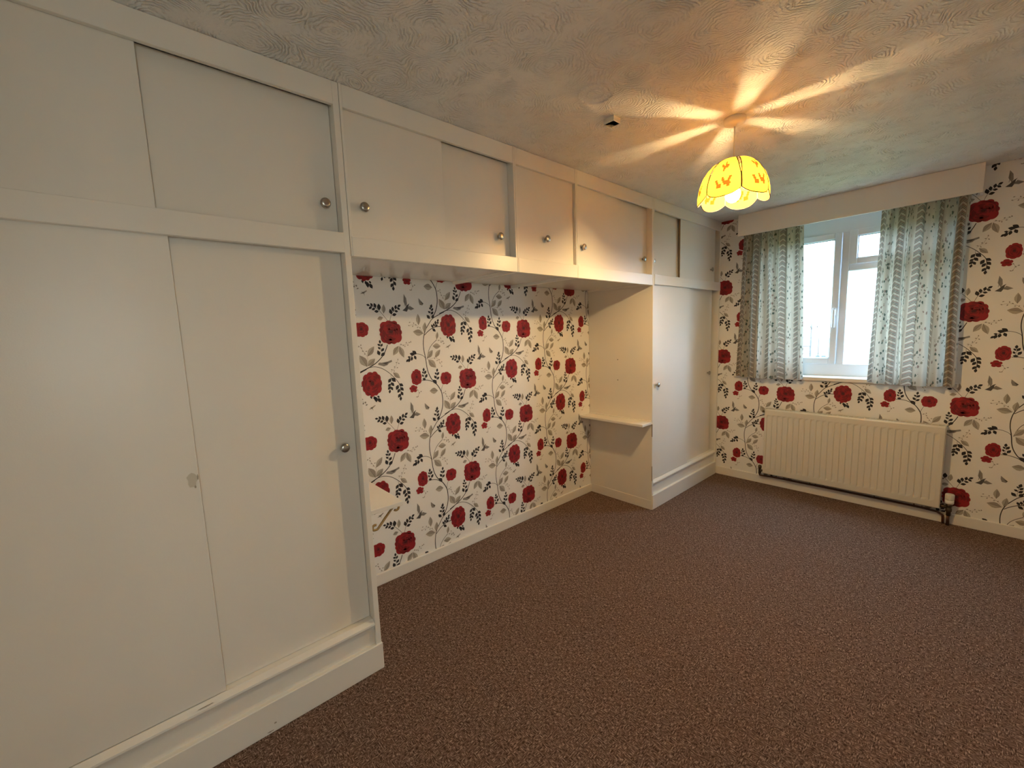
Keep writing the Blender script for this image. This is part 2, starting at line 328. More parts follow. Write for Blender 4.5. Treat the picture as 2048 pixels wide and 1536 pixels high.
for l in LEAF_GREY:
    TILE.append(('leafg', 2, leaf_poly(*l[:4], l[4]*1.12, 1))); TILE.append(('leafg2', 2, leaf_poly(*l[:4], l[4]*1.12, -1)))
    for q in strip_polys([l[:2], ((l[0]*.2+l[2]*.8), (l[1]*.2+l[3]*.8))], 1.6, 0.8): TILE.append(('greyd', 3, q))
for i, (x, y) in enumerate(BERRIES):
    a = i*2.4; TILE.append(('leafg2' if i % 3 else 'grey', 2, leaf_poly(x-5*math.cos(a), y-5*math.sin(a), x+6*math.cos(a), y+6*math.sin(a), 0.55)))
for cx, cy, a, b, k in ROSES:
    a *= 1.04; b *= 1.04
    lob = (11, 11, 8, 5, 7)[k]
    TILE.append(('rose', 3, blob(cx, cy, a, b, lob, 0.11 if k != 3 else 0.3, 0.4, rnd)))
    if k in (3,):
        TILE.append(('rose2', 4, blob(cx+3, cy, a*.4, b*.3, 4, 0.3, 0.1, rnd, 20))); continue
    rings_ = ((0.86, 7, 1.0), (0.66, 6, 1.25), (0.45, 5, 1.2)) if k < 2 else ((0.70, 5, 1.0), (0.42, 4, 1.0))
    for rr, cnt, wk in rings_:                                   # folded petals: a shaded crescent under a thin dark edge
        for j in range(cnt):
            t0 = 2*math.pi*(j+rnd.random()*0.7)/cnt; span = 2*math.pi/cnt*(0.6+0.5*rnd.random()); o1, o2 = [], []
            wd_ = (0.13+0.10*rnd.random())*wk*(0.8 if k > 1 else 1)
            for s_ in range(7):
                t = t0+span*s_/6; r = rr*(0.92+0.10*math.sin(math.pi*s_/6)); r2 = r-wd_*math.sin(math.pi*s_/6)
                o1.append((cx+a*r*math.cos(t), cy+b*r*math.sin(t))); o2.append((cx+a*r2*math.cos(t), cy+b*r2*math.sin(t)))
            TILE.append(('rose2', 4, o1+o2[-2:0:-1]))
            if j % 2 == 0:
                for q in strip_polys(o1, 0.8, 2.2 if k < 2 else 1.4): TILE.append(('rose3', 5, q))
    TILE.append(('rose2', 4, blob(cx, cy+b*.05, a*.30, b*.30, 6, 0.25, 0.2, rnd, 24)))
    TILE.append(('rose3', 5, blob(cx+a*.02, cy+b*.07, a*.19, b*.17, 6, 0.3, 0.6, rnd, 24)))
for k, pts in CREATURES.items():
    TILE.append(('greyd' if k in ('wingd', 'butd', 'humb') else ('leafg2' if k.startswith('drag') else 'grey'), 4 if k in ('wingd', 'butd') else 3, pts))
for q in strip_polys([(97, 150), (100, 180), (101, 205)], 2, 1)+strip_polys([(118, 142), (140, 138), (155, 137)], 2, 1): TILE.append(('greyd', 4, q))

def clip(poly, x0, x1, y0, y1):
    for ax, lim, sg in ((0, x0, 1), (0, x1, -1), (1, y0, 1), (1, y1, -1)):
        out = []; n = len(poly)
        for i in range(n):
            p, q = poly[i-1], poly[i]; a, b = sg*(p[ax]-lim), sg*(q[ax]-lim)
            if (a >= 0) != (b >= 0):
                t = a/(a-b); out.append((p[0]+(q[0]-p[0])*t, p[1]+(q[1]-p[1])*t))
            if b >= 0: out.append(q)
        poly = out
        if len(poly) < 3: return []
    return poly
PM = ['stemk', 'leafk', 'leafg', 'leafg2', 'grey', 'greyd', 'rose', 'rose2', 'rose3']
def wallprint(wall, rects, phase, place):
    px, pz = phase; V, Fc, Mi = [], [], []
    u0, u1 = min(r[0] for r in rects), max(r[1] for r in rects); v0, v1 = min(r[2] for r in rects), max(r[3] for r in rects)
    for i in range(int((u0-px)/0.5285)-2, int((u1-px)/0.5285)+3):
        for j in range(-6, 7):
            ox = px+i*0.5285; oz = pz-(i*0.3195)+(j+round(i*0.4985))*0.641
            if ox < u0-0.6 or ox > u1+0.4 or oz < v0-0.4 or oz > v1+0.7: continue
            for mat, lay, poly in TILE:
                wp = [(ox+x*0.001, oz+y*0.001) for x, y in poly]
                xs = [p[0] for p in wp]; ys = [p[1] for p in wp]
                for r in rects:
                    if max(xs) <= r[0] or min(xs) >= r[1] or max(ys) <= r[2] or min(ys) >= r[3]: continue
                    c = wp if (min(xs) >= r[0] and max(xs) <= r[1] and min(ys) >= r[2] and max(ys) <= r[3]) else clip(wp, *r)
                    if len(c) < 3: continue
                    b = len(V); V.extend(place(p[0], p[1], 0.0003+lay*0.00018) for p in c)
                    Fc.append(list(range(b, b+len(c)))); Mi.append(PM.index(mat))
    me = bpy.data.meshes.new('wallpaper_print'); me.from_pydata(V, [], Fc)
    for k in PM: me.materials.append(M[k])
    me.polygons.foreach_set('material_index', Mi); me.update()
    o = bpy.data.objects.new('wallpaper_print', me); C.objects.link(o); o.parent = wall
    o['label'] = 'printed red roses, black leaves, taupe leaves and small birds'; o['kind'] = 'stuff'
wallprint(wl, [(0.72, 3.01, 0.07, 1.80)], (1.1635, 1.475), lambda a, z, e_: (-D+e_, a, z))
wallprint(wf, [(0.0, WX0, 0.07, H), (WX1, XR, 0.07, H), (WX0, WX1, 0.07, WZ0), (WX0, WX1, WZ1, H)], (0.571, 0.837), lambda a, z, e_: (a, L-e_, z))
wallprint(wr, [(-L, -DY1-0.07, 0.07, H), (-DY0+0.055, -YN, 0.07, H), (-DY1-0.07, -DY0+0.055, DZ+0.07, H)], (-3.42, 0.70), lambda a, z, e_: (XR-e_, -a, z))

def skirting(name, label, run):
    bm = bmesh.new(); box(bm, *run, bev=0.004, seg=2); return struct(obj(name, bm, 'trim'), label)
skirting('baseboard_left', 'cream skirting board along the rose papered alcove wall', (-D, -D+0.016, 0.725, 3.0, 0, 0.072))
skirting('baseboard_far', 'cream skirting board under the radiator and window', (0.008, XR, L-0.016, L, 0, 0.076))
skirting('baseboard_right', 'cream skirting board along the right wall', (XR-0.016, XR, DY1+0.066, L-0.017, 0, 0.076))
skirting('baseboard_near', 'cream skirting board along the near wall', (0.01, XR, YN, YN+0.016, 0, 0.076))

# added unseen landing: plain walls and one small window sized for fill light
LXE = XR+1.30
bm = bmesh.new()
for b in ((YN-1.1, -0.66, 0, H), (-0.18, 1.5, 0, H), (-0.66, -0.18, 0, 0.95), (-0.66, -0.18, 1.95, H)): box(bm, LXE, LXE+0.15, b[0], b[1], b[2], b[3])
box(bm, XR+0.1, LXE, YN-1.2, YN-1.1, 0, H); box(bm, XR+0.1, LXE, 1.4, 1.5, 0, H); box(bm, XR+0.001, XR+0.1, YN-1.2, YN-T, 0, H)
struct(obj('wall_added_landing', bm, 'wallside'), 'plain cream walls of the added unseen landing that passes fill light')
bm = bmesh.new()
for b in ((-0.66, -0.62, 0.95, 1.95), (-0.22, -0.18, 0.95, 1.95), (-0.62, -0.22, 0.95, 0.99), (-0.62, -0.22, 1.91, 1.95)): box(bm, LXE+0.05, LXE+0.10, *b, bev=0.003)
w2 = struct(obj('window_fill', bm, 'upvc'), 'small white framed landing window, unseen and added for fill light')
boxobj('pane', 'fillglass', w2, LXE+0.07, LXE+0.075, -0.622, -0.218, 0.988, 1.912, bev=0)
bm = bmesh.new()
for y0, y1, z0, z1 in ((DY0-0.055, DY0, 0, DZ+0.06), (DY1, DY1+0.065, 0, DZ+0.06), (DY0, DY1, DZ, DZ+0.06)): box(bm, XR-0.014, XR, y0, y1, z0, z1, bev=0.003)
d1 = struct(obj('door_added', bm, 'trim'), 'cream door frame of the unseen doorway added for fill light')
boxobj('added_door_leaf', 'paint', d1, XR+0.105, XR+0.86, DY1+0.01, DY1+0.05, 0.008, DZ-0.01, bev=0.003)  # leaf of the added doorway, out of view

# ------------------------------------------------------------------ window
FY = L+0.127
bm = bmesh.new()
for b in ((WX0, 0.372, WZ0, WZ1), (1.438, WX1, WZ0, WZ1), (0.372, 1.438, WZ0, 1.103), (0.372, 1.438, 2.150, WZ1)):
    box(bm, b[0], b[1], FY, FY+0.062, b[2], b[3], bev=0.004)
win = struct(obj('window_1', bm, 'upvc'), 'white plastic framed window with a side casement and a small top opener')
boxobj('mullion', 'upvc', win, 0.886, 0.936, FY-0.002, FY+0.06, 1.100, 2.152, bev=0.004)
boxobj('transom', 'upvc', win, 0.936, 1.440, FY-0.002, FY+0.06, 1.843, 1.897, bev=0.004)
def sash(name, x0, x1, z0, z1, gx0, gx1, gz0, gz1):
    bm = bmesh.new()
    for b in ((x0, gx0, z0, z1), (gx1, x1, z0, z1), (gx0, gx1, z0, gz0), (gx0, gx1, gz1, z1)):
        box(bm, b[0], b[1], FY-0.018, FY+0.03, b[2], b[3], bev=0.005, seg=2)
    s = obj(name, bm, 'upvc', win)
    bm = bmesh.new()
    for b in ((gx0-.001, gx0+.004, gz0, gz1), (gx1-.004, gx1+.001, gz0, gz1), (gx0, gx1, gz0-.001, gz0+.004), (gx0, gx1, gz1-.004, gz1+.001)):
        box(bm, b[0], b[1], FY-0.006, FY+0.02, b[2], b[3])
    obj('glazing_seal', bm, 'gasket', s)
    boxobj('pane', 'glass', s, gx0-.002, gx1+.002, FY+0.004, FY+0.008, gz0-.002, gz1+.002, bev=0)
    return s
sh = sash('casement', 0.362, 0.884, 1.100, 2.154, 0.410, 0.838, 1.151, 2.104)
bm = bmesh.new()
box(bm, 0.850, 0.872, FY-0.030, FY-0.017, 1.50, 1.56, bev=0.003); box(bm, 0.853, 0.869, FY-0.046, FY-0.030, 1.40, 1.545, bev=0.004, seg=2)
obj('handle', bm, 'upvc', sh)
sash('top_opener', 0.932, 1.445, 1.893, 2.156, 0.985, 1.395, 1.940, 2.108)
boxobj('pane', 'glass', win, 0.934, 1.440, FY+0.024, FY+0.030, 1.101, 1.845, bev=0)
boxobj('window_sill', 'trim', win, 0.150, 1.592, L-0.022, FY+0.004, 0.968, 1.003, bev=0.006)

# ------------------------------------------------------------------ fitted furniture
def knob(door, x, y, z):
    bm = bmesh.new()
    lathe(bm, [(0.0075, -0.004), (0.0075, 0.006), (0.0062, 0.011), (0.010, 0.014), (0.0175, 0.0165), (0.0190, 0.0195), (0.0182, 0.0235), (0.014, 0.0262), (0.007, 0.0275), (0.0, 0.0278)],
          (x, y, z), 'X', 24)
    return obj('knob', bm, 'steel', door)
FRONT, BACK = (-0.032, -0.0195), (-0.058, -0.0455)
def door(parent, y0, y1, z0, z1, lay, k=None, name='sliding_door'):
    d = boxobj(name, 'paint', parent, lay[0], lay[1], y0, y1, z0, z1, bev=0.001)
    if k: knob(d, lay[1], *k)
    return d
def ledge(parent, y0, y1, name='track_ledge'):
    bm = bmesh.new(); pr = [(-0.062, 0.186), (-0.062, 0.2335), (-0.018, 0.2335), (0.0, 0.219), (0.001, 0.212), (-0.003, 0.203), (-0.012, 0.200), (-0.013, 0.186)]
    A = [bm.verts.new((x, y0, z)) for x, z in pr]; B = [bm.verts.new((x, y1, z)) for x, z in pr]; n = len(pr)
    bm.faces.new(A); bm.faces.new(B[::-1])
    for i in range(n): bm.faces.new((A[i], B[i], B[(i+1) % n], A[(i+1) % n]))
    return obj(name, bm, 'trim', parent)
# near wardrobe
Y0, Y1 = YN+0.002, 0.726
w = thing('wardrobe', 'large cream fitted wardrobe nearest the camera, doors stained at the edge', 'wardrobe', (-0.3, 0.13, 0), 'fitted wardrobes')
boxobj('side_panel', 'trim', w, -D+0.001, 0, 0.703, Y1, 0, H-0.001)
boxobj('side_panel', 'trim', w, -D+0.001, 0, Y0, Y0+0.022, 0, H-0.001)
boxobj('cornice_board', 'trim', w, -0.018, 0, Y0+0.022, 0.703, 2.317, H-0.001)
boxobj('rail', 'trim', w, -0.0185, 0.004, Y0+0.022, 0.7025, 1.778, 1.853)
boxobj('plinth', 'trim', w, -0.018, 0.007, Y0+0.001, 0.729, 0.0, 0.121, bev=0.003)
boxobj('plinth_backing', 'paint', w, -0.030, -0.013, Y0+0.022, 0.703, 0.10, 0.190)
boxobj('shelf', 'panel', w, -D+0.02, -0.06, Y0+0.022, 0.703, 1.795, 1.813)
ledge(w, Y0+0.022, 0.7025)
door(w, Y0+0.023, 0.150, 1.856, 2.330, FRONT, (-0.36, 1.962)); door(w, 0.09, 0.7015, 1.850, 2.330, BACK, (0.655, 1.962))
dl = door(w, Y0+0.023, 0.170, 0.236, 1.790, FRONT, (-0.36, 1.006)); door(w, 0.10, 0.7015, 0.2345, 1.790, BACK, (0.650, 1.006))
rp = random.Random(5)
def patch(name, mat, parent, place, a, b, n=12):
    bm = bmesh.new(); vs = []
    for i in range(n):
        t = 2*math.pi*i/n; r = 0.6+0.4*rp.random(); vs.append(bm.verts.new(place(a*r*math.cos(t), b*r*math.sin(t))))
    bm.faces.new(vs); return obj(name, bm, mat, parent)
M['chip2'] = nm('greyed_paint_patch', (0.58, 0.54, 0.46), 0.6)
patch('paint_chip', 'chip2', dl, lambda p, q: (FRONT[1]+0.0004, 0.152+p, 1.005+q), 0.017, 0.026)
patch('paint_chip', 'chip', dl, lambda p, q: (FRONT[1]+0.0007, 0.1672+p, 1.013+q), 0.0026, 0.012)
patch('paint_chip', 'chip', dl, lambda p, q: (FRONT[1]+0.0007, 0.158+p, 0.982+q), 0.003, 0.006)
patch('scuff', 'chip', w, lambda p, q: (0.0013-0.006+q*0.5, 0.107+p, 0.2255), 0.030, 0.006)
patch('scuff', 'chip', w, lambda p, q: (0.0074, 0.30+p, 0.035+q), 0.006, 0.004)
patch('scuff', 'chip', w, lambda p, q: (0.0074, 0.28+p, 0.011+q), 0.014, 0.003)

# overhead cupboards
def overhead(y0, y1, label, doors, strip=False):
    t = thing('overhead_cupboard', label, 'cupboard', (-0.3, (y0+y1)/2, 1.768), 'overhead cupboards bridging the alcove')
    pt = 0.011
    boxobj('side_panel', 'trim', t, -D+0.001, 0, y0+0.0006, y0+pt, 1.768, H-0.001, bev=0.001)
    boxobj('side_panel', 'trim', t, -D+0.001, 0, y1-pt, y1-0.0006, 1.768, H-0.001, bev=0.001)
    boxobj('cornice_board', 'trim', t, -0.018, -0.0006, y0+pt+0.0004, y1-pt-0.0004, 2.317, H-0.001)
    boxobj('rail', 'trim', t, -0.0185, 0.0015, y0+pt-0.004, y1-pt+0.004, 1.7675, 1.844)
    boxobj('base_panel', 'laminate', t, -D+0.001, -0.0188, y0+pt+0.0004, y1-pt-0.0004, 1.786, 1.804, bev=0)
    for d in doors: door(t, *d)
    if strip: boxobj('joint_strip', 'trim', t, -D+0.002, -0.02, y0+0.0008, y0+0.024, 1.781, 1.7855, bev=0.001)
    return t
overhead(0.727, 1.618, 'widest cream overhead cupboard, beside the large near wardrobe', [
    (0.7395, 1.187, 1.842, 2.33, FRONT, (0.797, 1.964)), (1.11, 1.6055, 1.840, 2.33, BACK, (1.530, 1.948))])
overhead(1.618, 2.1165, 'narrow cream overhead cupboard with a single door and central knob', [
    (1.6305, 2.1035, 1.842, 2.33, (-0.032, -0.0195), (1.857, 1.969), 'door')], True)
overhead(2.1165, 2.998, 'cream two-door overhead cupboard beside the wardrobe near the window', [
    (2.129, 2.580, 1.842, 2.33, FRONT, (2.186, 1.960)), (2.50, 2.9855, 1.840, 2.33, BACK, (2.928, 1.957))], True)

# far wardrobe
w = thing('wardrobe', 'cream fitted wardrobe beside the window wall with one shelf on its side', 'wardrobe', (-0.3, 3.6, 0), 'fitted wardrobes')
sp = boxobj('side_panel', 'panel', w, -D+0.001, 0, 3.0, 3.022, 0, H-0.001)
boxobj('side_skirting', 'panel', w, -D+0.017, -0.002, 2.996, 3.0, 0.0, 0.075, bev=0.001)
boxobj('side_panel', 'trim', w, -D+0.001, 0, 4.196, L-0.0015, 0, H-0.001)
boxobj('cornice_board', 'trim', w, -0.018, 0, 3.022, 4.196, 2.317, H-0.001)
boxobj('rail', 'trim', w, -0.0185, 0.004, 3.0225, L-0.002, 1.776, 1.850)
boxobj('plinth', 'trim', w, -0.018, 0.007, 3.004, L-0.0165, 0.0, 0.121, bev=0.003)
boxobj('plinth_backing', 'paint', w, -0.030, -0.013, 3.022, 4.196, 0.10, 0.190)
boxobj('shelf', 'panel', w, -D+0.02, -0.06, 3.022, 4.196, 1.795, 1.813)
ledge(w, 3.0225, 4.1955)
door(w, 3.023, 3.54, 1.848, 2.33, BACK, (3.060, 1.956))
dd = door(w, 3.462, 4.135, 1.853, 2.33, FRONT, (4.045, 1.961))
boxobj('bare_edge', 'edge', dd, FRONT[0], FRONT[1]-0.001, 3.4608, 3.4622, 1.853, 2.33, bev=0)
door(w, 3.023, 3.640, 0.236, 1.79, FRONT, (3.092, 1.002)); door(w, 3.56, 4.150, 0.2345, 1.79, BACK, (4.085, 1.008))
for z in (1.201, 1.032):
    bm = bmesh.new(); lathe(bm, [(0.004, -0.0006), (0.004, 0.002)], (-0.313, 3.0, z), 'Y', 10); obj('screw_hole', bm, 'dark', sp)
boxobj('knocked_edge', 'edge', sp, -0.004, 0.0006, 2.9995, 3.004, 0.60, 0.70, bev=0)
boxobj('knocked_edge', 'edge', sp, -0.003, 0.0006, 2.9995, 3.003, 0.24, 0.36, bev=0)

# bedside shelves
t = thing('wall_shelf', 'short cream shelf on a gold scroll bracket beside the near wardrobe', 'shelf', (-0.3, 0.80, 0.70), 'bedside shelves in the alcove')
boxobj('board', 'trim', t, -D+0.001, -0.004, 0.7268, 0.876, 0.700, 0.720, bev=0.002)
bm = bmesh.new(); bx_ = -0.035
def arc(cy, cz, r, a0, a1, n=14): return [(bx_, cy+r*math.cos(math.radians(a0+(a1-a0)*i/n)), cz+r*math.sin(math.radians(a0+(a1-a0)*i/n))) for i in range(n+1)]
path = arc(0.751, 0.627, 0.0115, 60, 270, 12)[:-1]+arc(0.757, 0.626, 0.0105, 270, 318, 4)+[(bx_, 0.800, 0.655), (bx_, 0.836, 0.690)]
path2 = [(bx_, 0.832, 0.686), (bx_, 0.845, 0.697)]+arc(0.855, 0.6855, 0.0115, 110, -140, 14)
tube(bm, path, 0.0055, 8, flat=0.9); tube(bm, path2, 0.0055, 8, flat=0.9)
tube(bm, [(bx_, 0.7305, 0.699), (bx_, 0.7305, 0.585)], 0.0045, 8); tube(bm, [(bx_, 0.7305, 0.6955), (bx_, 0.865, 0.6955)], 0.0045, 8)
obj('bracket', bm, 'brass', t)
t = thing('wall_shelf', 'long narrow cream shelf across the side of the far wardrobe', 'shelf', (-0.3, 2.92, 0.70), 'bedside shelves in the alcove')
boxobj('board', 'trim', t, -D+0.001, -0.001, 2.862, 2.9995, 0.700, 0.719, bev=0.002)
boxobj('back_lip', 'trim', t, -D+0.001, -0.004, 2.990, 2.9995, 0.719, 0.727, bev=0.001)

# ------------------------------------------------------------------ pelmet and curtains
t = thing('pelmet', 'long plain cream pelmet box across the top of the window', 'pelmet', (0.9, L, 2.22))
boxobj('front_board', 'trim', t, 0.186, 1.622, 4.100, 4.115, 2.2195, H-0.001, bev=0.002)
boxobj('end_board', 'trim', t, 0.186, 0.201, 4.1155, L-0.001, 2.2195, H-0.001, bev=0.002)
boxobj('end_board', 'trim', t, 1.607, 1.622, 4.1155, L-0.001, 2.2195, H-0.001, bev=0.002)
bm = bmesh.new(); box(bm, 0.21, 1.60, 4.158, 4.172, 2.262, 2.285, bev=0.002); obj('curtain_track', bm, 'plasticw', t)
def curtain(label, top, bot, n, flat, seed, belly, u0):
    r_ = random.Random(seed); nu, nv = 200, 44; V, F_, UV = [], [], []
    ph = [r_.uniform(0, 6.28) for _ in range(4)]
    for j in range(nv+1):
        t = j/nv; z = 2.258+(0.985-2.258)*t
        for i in range(nu+1):
            s = i/nu; e0 = top[0]+(bot[0]-top[0])*t; e1 = top[1]+(bot[1]-top[1])*t+belly*math.sin(math.pi*min(1, t*1.15))
            wob = s+0.012*math.sin(5*s*6.28+ph[0]+1.2*t)+0.010*math.sin(3*6.28*s+ph[1])
            a = 2*math.pi*n*wob+0.7*math.sin(2.2*t+ph[2])
            amp = 0.019+0.012*t
            y = 4.160-0.006*t+amp*(math.sin(a)+0.32*math.sin(2.3*a+ph[3]))*0.92
            x = e0+(e1-e0)*s+0.010*(0.5+t)*math.cos(a)*math.sin(math.pi*s)**0.5
            y = min(y, 4.190)
            V.append((x, y, z-0.012*math.sin(math.pi*s)*t)); UV.append((u0+flat*s, z))
    for j in range(nv):
        for i in range(nu):
            k = j*(nu+1)+i; F_.append((k, k+1, k+nu+2, k+nu+1))
    me = bpy.data.meshes.new('curtain'); me.from_pydata(V, [], F_); me.materials.append(M['curtain'])
    ul = me.uv_layers.new(name='UVMap')
    for lp in me.loops: ul.data[lp.index].uv = UV[lp.vertex_index]
    for p in me.polygons: p.use_smooth = True
    o = bpy.data.objects.new('curtain', me); C.objects.link(o)
    return tag(o, label, 'curtain', 'pair of short window curtains')
curtain('chevron and sprig patterned curtain on the wardrobe side of the window', (0.212, 0.660), (0.185, 0.706), 7.0, 0.76, 4, 0.0, 0.0)
curtain('chevron and sprig patterned curtain on the side away from the wardrobes', (1.135, 1.572), (1.118, 1.575), 6.0, 0.74, 9, -0.006, 0.0)

# ------------------------------------------------------------------ radiator
t = thing('radiator', 'cream ribbed panel radiator under the window', 'radiator', (1.0, 4.16, 0.1))
RX0, RX1, RZ0, RZ1, RY = 0.444, 1.553, 0.118, 0.706, 4.128
bm = bmesh.new()                                                # pressed front: vertical flutes in a flat border
nfl = 27; pit = (RX1-RX0-0.03)/nfl; xs = [(RX0, 0)]
for i in range(nfl):
    a = RX0+0.015+i*pit
    xs += [(a, 0), (a+0.004, 0.0045), (a+0.009, 0.0047), (a+pit-0.009, 0.0)]
xs.append((RX1, 0))
zs = [(RZ0, 0, 0.010), (RZ0+0.006, 0, 0.002), (RZ0+0.045, 0, 0), (RZ0+0.062, 1, 0), (RZ1-0.066, 1, 0), (RZ1-0.048, 0, 0), (RZ1-0.012, 0, 0), (RZ1-0.004, 0, 0.003), (RZ1, 0, 0.010)]
rows = [[bm.verts.new((x, RY+g*k+e_, z)) for x, g in xs] for z, k, e_ in zs]
back = [[bm.verts.new((x, RY+0.024, z)) for x, g in xs] for z in (RZ0, RZ1)]
for A, B in zip(rows, rows[1:]):
    for i in range(len(xs)-1): bm.faces.new((A[i], A[i+1], B[i+1], B[i]))
for i in range(len(xs)-1):
    bm.faces.new((back[0][i], back[0][i+1], rows[0][i+1], rows[0][i])); bm.faces.new((rows[-1][i], rows[-1][i+1], back[1][i+1], back[1][i]))
    bm.faces.new((back[0][i+1], back[0][i], back[1][i], back[1][i+1]))
for k in (0, -1): bm.faces.new([r[k] for r in rows]+[back[1][k], back[0][k]])
obj('front_panel', bm, 'rad', t)
for x in (RX0-0.004, RX1+0.0005): boxobj('end_cover', 'rad', t, x, x+0.0035, RY+0.006, RY+0.070, RZ0+0.006, RZ1+0.001, bev=0.001)
bm = bmesh.new()
for i in range(34):
    a = RX0+0.004+i*(RX1-RX0-0.012)/33; box(bm, a, a+0.006, RY+0.0245, RY+0.066, RZ1-0.006, RZ1-0.001)
box(bm, RX0, RX1, RY+0.0243, RY+0.030, RZ1-0.010, RZ1-0.0005); box(bm, RX0, RX1, RY+0.062, RY+0.068, RZ1-0.010, RZ1-0.0005)
obj('top_grille', bm, 'rad', t)
bm = bmesh.new(); lathe(bm, [(0.010, 0), (0.010, 0.012), (0.006, 0.014), (0.006, 0.028), (0.0, 0.028)], (RX0-0.032, 4.168, RZ1-0.03), 'X', 12); obj('bleed_valve', bm, 'valve', t)
# right-hand thermostatic valve
vy = 4.166
bm = bmesh.new(); lathe(bm, [(0.0125, 0.072), (0.0125, 0.10), (0.016, 0.104), (0.016, 0.122), (0.0135, 0.126), (0.0135, 0.140), (0.0165, 0.143), (0.0165, 0.158)], (1.601, vy, 0.0), 'Z', 20)
lathe(bm, [(0.0115, 1.556), (0.0115, 1.590), (0.0, 1.590)], (0.0, vy, 0.132), 'X', 14)
vb = obj('valve', bm, 'valve', t)
bm = bmesh.new(); lathe(bm, [(0.0195, 0.158), (0.0235, 0.163), (0.0235, 0.186)], (1.601, vy, 0), 'Z', 28); obj('valve_collar', bm, 'trim', vb)
bm = bmesh.new()
ring = []
for r, z in ((0.0220, 0.1865), (0.0242, 0.190), (0.0242, 0.222), (0.021, 0.2285), (0.010, 0.2305)):
    ring.append([bm.verts.new((1.601+(r*(1 if k % 2 else 0.95))*math.cos(k*math.pi/16), vy+(r*(1 if k % 2 else 0.95))*math.sin(k*math.pi/16), z)) for k in range(32)])
for A, B in zip(ring, ring[1:]):
    for k in range(32): bm.faces.new((A[k], A[(k+1) % 32], B[(k+1) % 32], B[k]))
bm.faces.new(ring[-1]); bm.faces.new(ring[0][::-1]); obj('thermostatic_head', bm, 'plasticw', vb)
bm = bmesh.new(); tube(bm, [(1.601, vy, 0.001), (1.601, vy, 0.075)], 0.0085, 12); obj('supply_pipe', bm, 'copper', t)
# left lockshield valve and the return pipe running above the skirting
bm = bmesh.new(); lathe(bm, [(0.011, 0.100), (0.011, 0.150), (0.014, 0.153), (0.014, 0.172), (0.008, 0.180), (0.0, 0.180)], (0.408, vy, 0.0), 'Z', 16)
lathe(bm, [(0.0105, 0.40), (0.0105, 0.440), (0.0, 0.440)], (0.0, vy, 0.132), 'X', 14); obj('lockshield_valve', bm, 'valve', t)
bm = bmesh.new(); tube(bm, [(0.408, vy, 0.10), (0.408, vy, 0.092), (0.412, vy, 0.086), (0.424, vy+0.004, 0.084), (0.5, 4.180, 0.086), (0.9, 4.182, 0.088), (1.45, 4.182, 0.086), (1.545, 4.182, 0.080), (1.575, 4.182, 0.060), (1.578, 4.182, 0.0015)], 0.0075, 10)
obj('return_pipe', bm, 'copper', t)

# ------------------------------------------------------------------ pendant lamp
LX, LY = 0.840, 2.243
t = thing('pendant_lamp', 'lit pendant lamp with a scalloped yellow petal shade', 'lamp', (LX, LY, 1.99))
bm = bmesh.new(); lathe(bm, [(0.047, H-0.0005), (0.048, H-0.008), (0.045, H-0.022), (0.036, H-0.027), (0.010, H-0.028), (0.008, H-0.036), (0.003, H-0.036)], (LX, LY, 0), 'Z', 32); obj('ceiling_rose', bm, 'plasticw', t)
bm = bmesh.new(); tube(bm, [(LX, LY, H-0.03), (LX, LY, 2.185)], 0.0033, 8); obj('cord', bm, 'plasticw', t)
bm = bmesh.new(); lathe(bm, [(0.006, 2.196), (0.015, 2.186), (0.0185, 2.175), (0.0185, 2.128), (0.015, 2.124)], (LX, LY, 0), 'Z', 20); hd = obj('bulb_holder', bm, 'plasticw', t)
bm = bmesh.new(); lathe(bm, [(0.0, 2.026), (0.014, 2.029), (0.026, 2.038), (0.032, 2.054), (0.031, 2.070), (0.023, 2.092), (0.0150, 2.108), (0.0130, 2.1238)], (LX, LY, 0), 'Z', 20); obj('bulb', bm, 'bulb', t)
NP = 6; A0 = math.radians(-56)                                  # one seam turned towards the near end of the room
prof = [(0.0, 0.036, 2.214), (0.15, 0.070, 2.208), (0.30, 0.100, 2.194), (0.45, 0.126, 2.171), (0.60, 0.147, 2.140), (0.75, 0.162, 2.103), (0.88, 0.169, 2.066), (1.0, 0.168, 2.034)]
def pr_at(q):
    for (a, r0, z0), (b, r1, z1) in zip(prof, prof[1:]):
        if q <= b: f = (q-a)/(b-a); return r0+(r1-r0)*f, z0+(z1-z0)*f
    return prof[-1][1:]
leaves2d = []
for (cx, cy, ang) in ((-0.30, 0.80, 40), (-0.18, 0.84, -10), (0.05, 0.78, 60), (0.28, 0.83, 10), (0.36, 0.76, -40), (-0.1, 0.50, 30), (0.1, 0.44, 90), (0.2, 0.52, -30), (0.03, 0.56, -70)):
    leaves2d.append((cx, cy, math.radians(ang)))
def petal_point(k, s, q, off=0.0):
    gap = 0.985-0.19*max(0, 1-q/0.72)**0.8
    th = A0+(k+0.5)*2*math.pi/NP+s*math.pi/NP*gap
    r, z = pr_at(q)
    r = r*(0.87+0.13*max(0, 1-q*3))*(1+0.05*math.cos(s*math.pi/2))+off
    z -= 0.010*(math.cos(s*math.pi/2))*max(0, (q-0.6)/0.4)
    z += 0.018*max(0, (q-0.55)/0.45)**2*(abs(s)**3)
    return (LX+r*math.cos(th), LY+r*math.sin(th), z)
sh_root = None
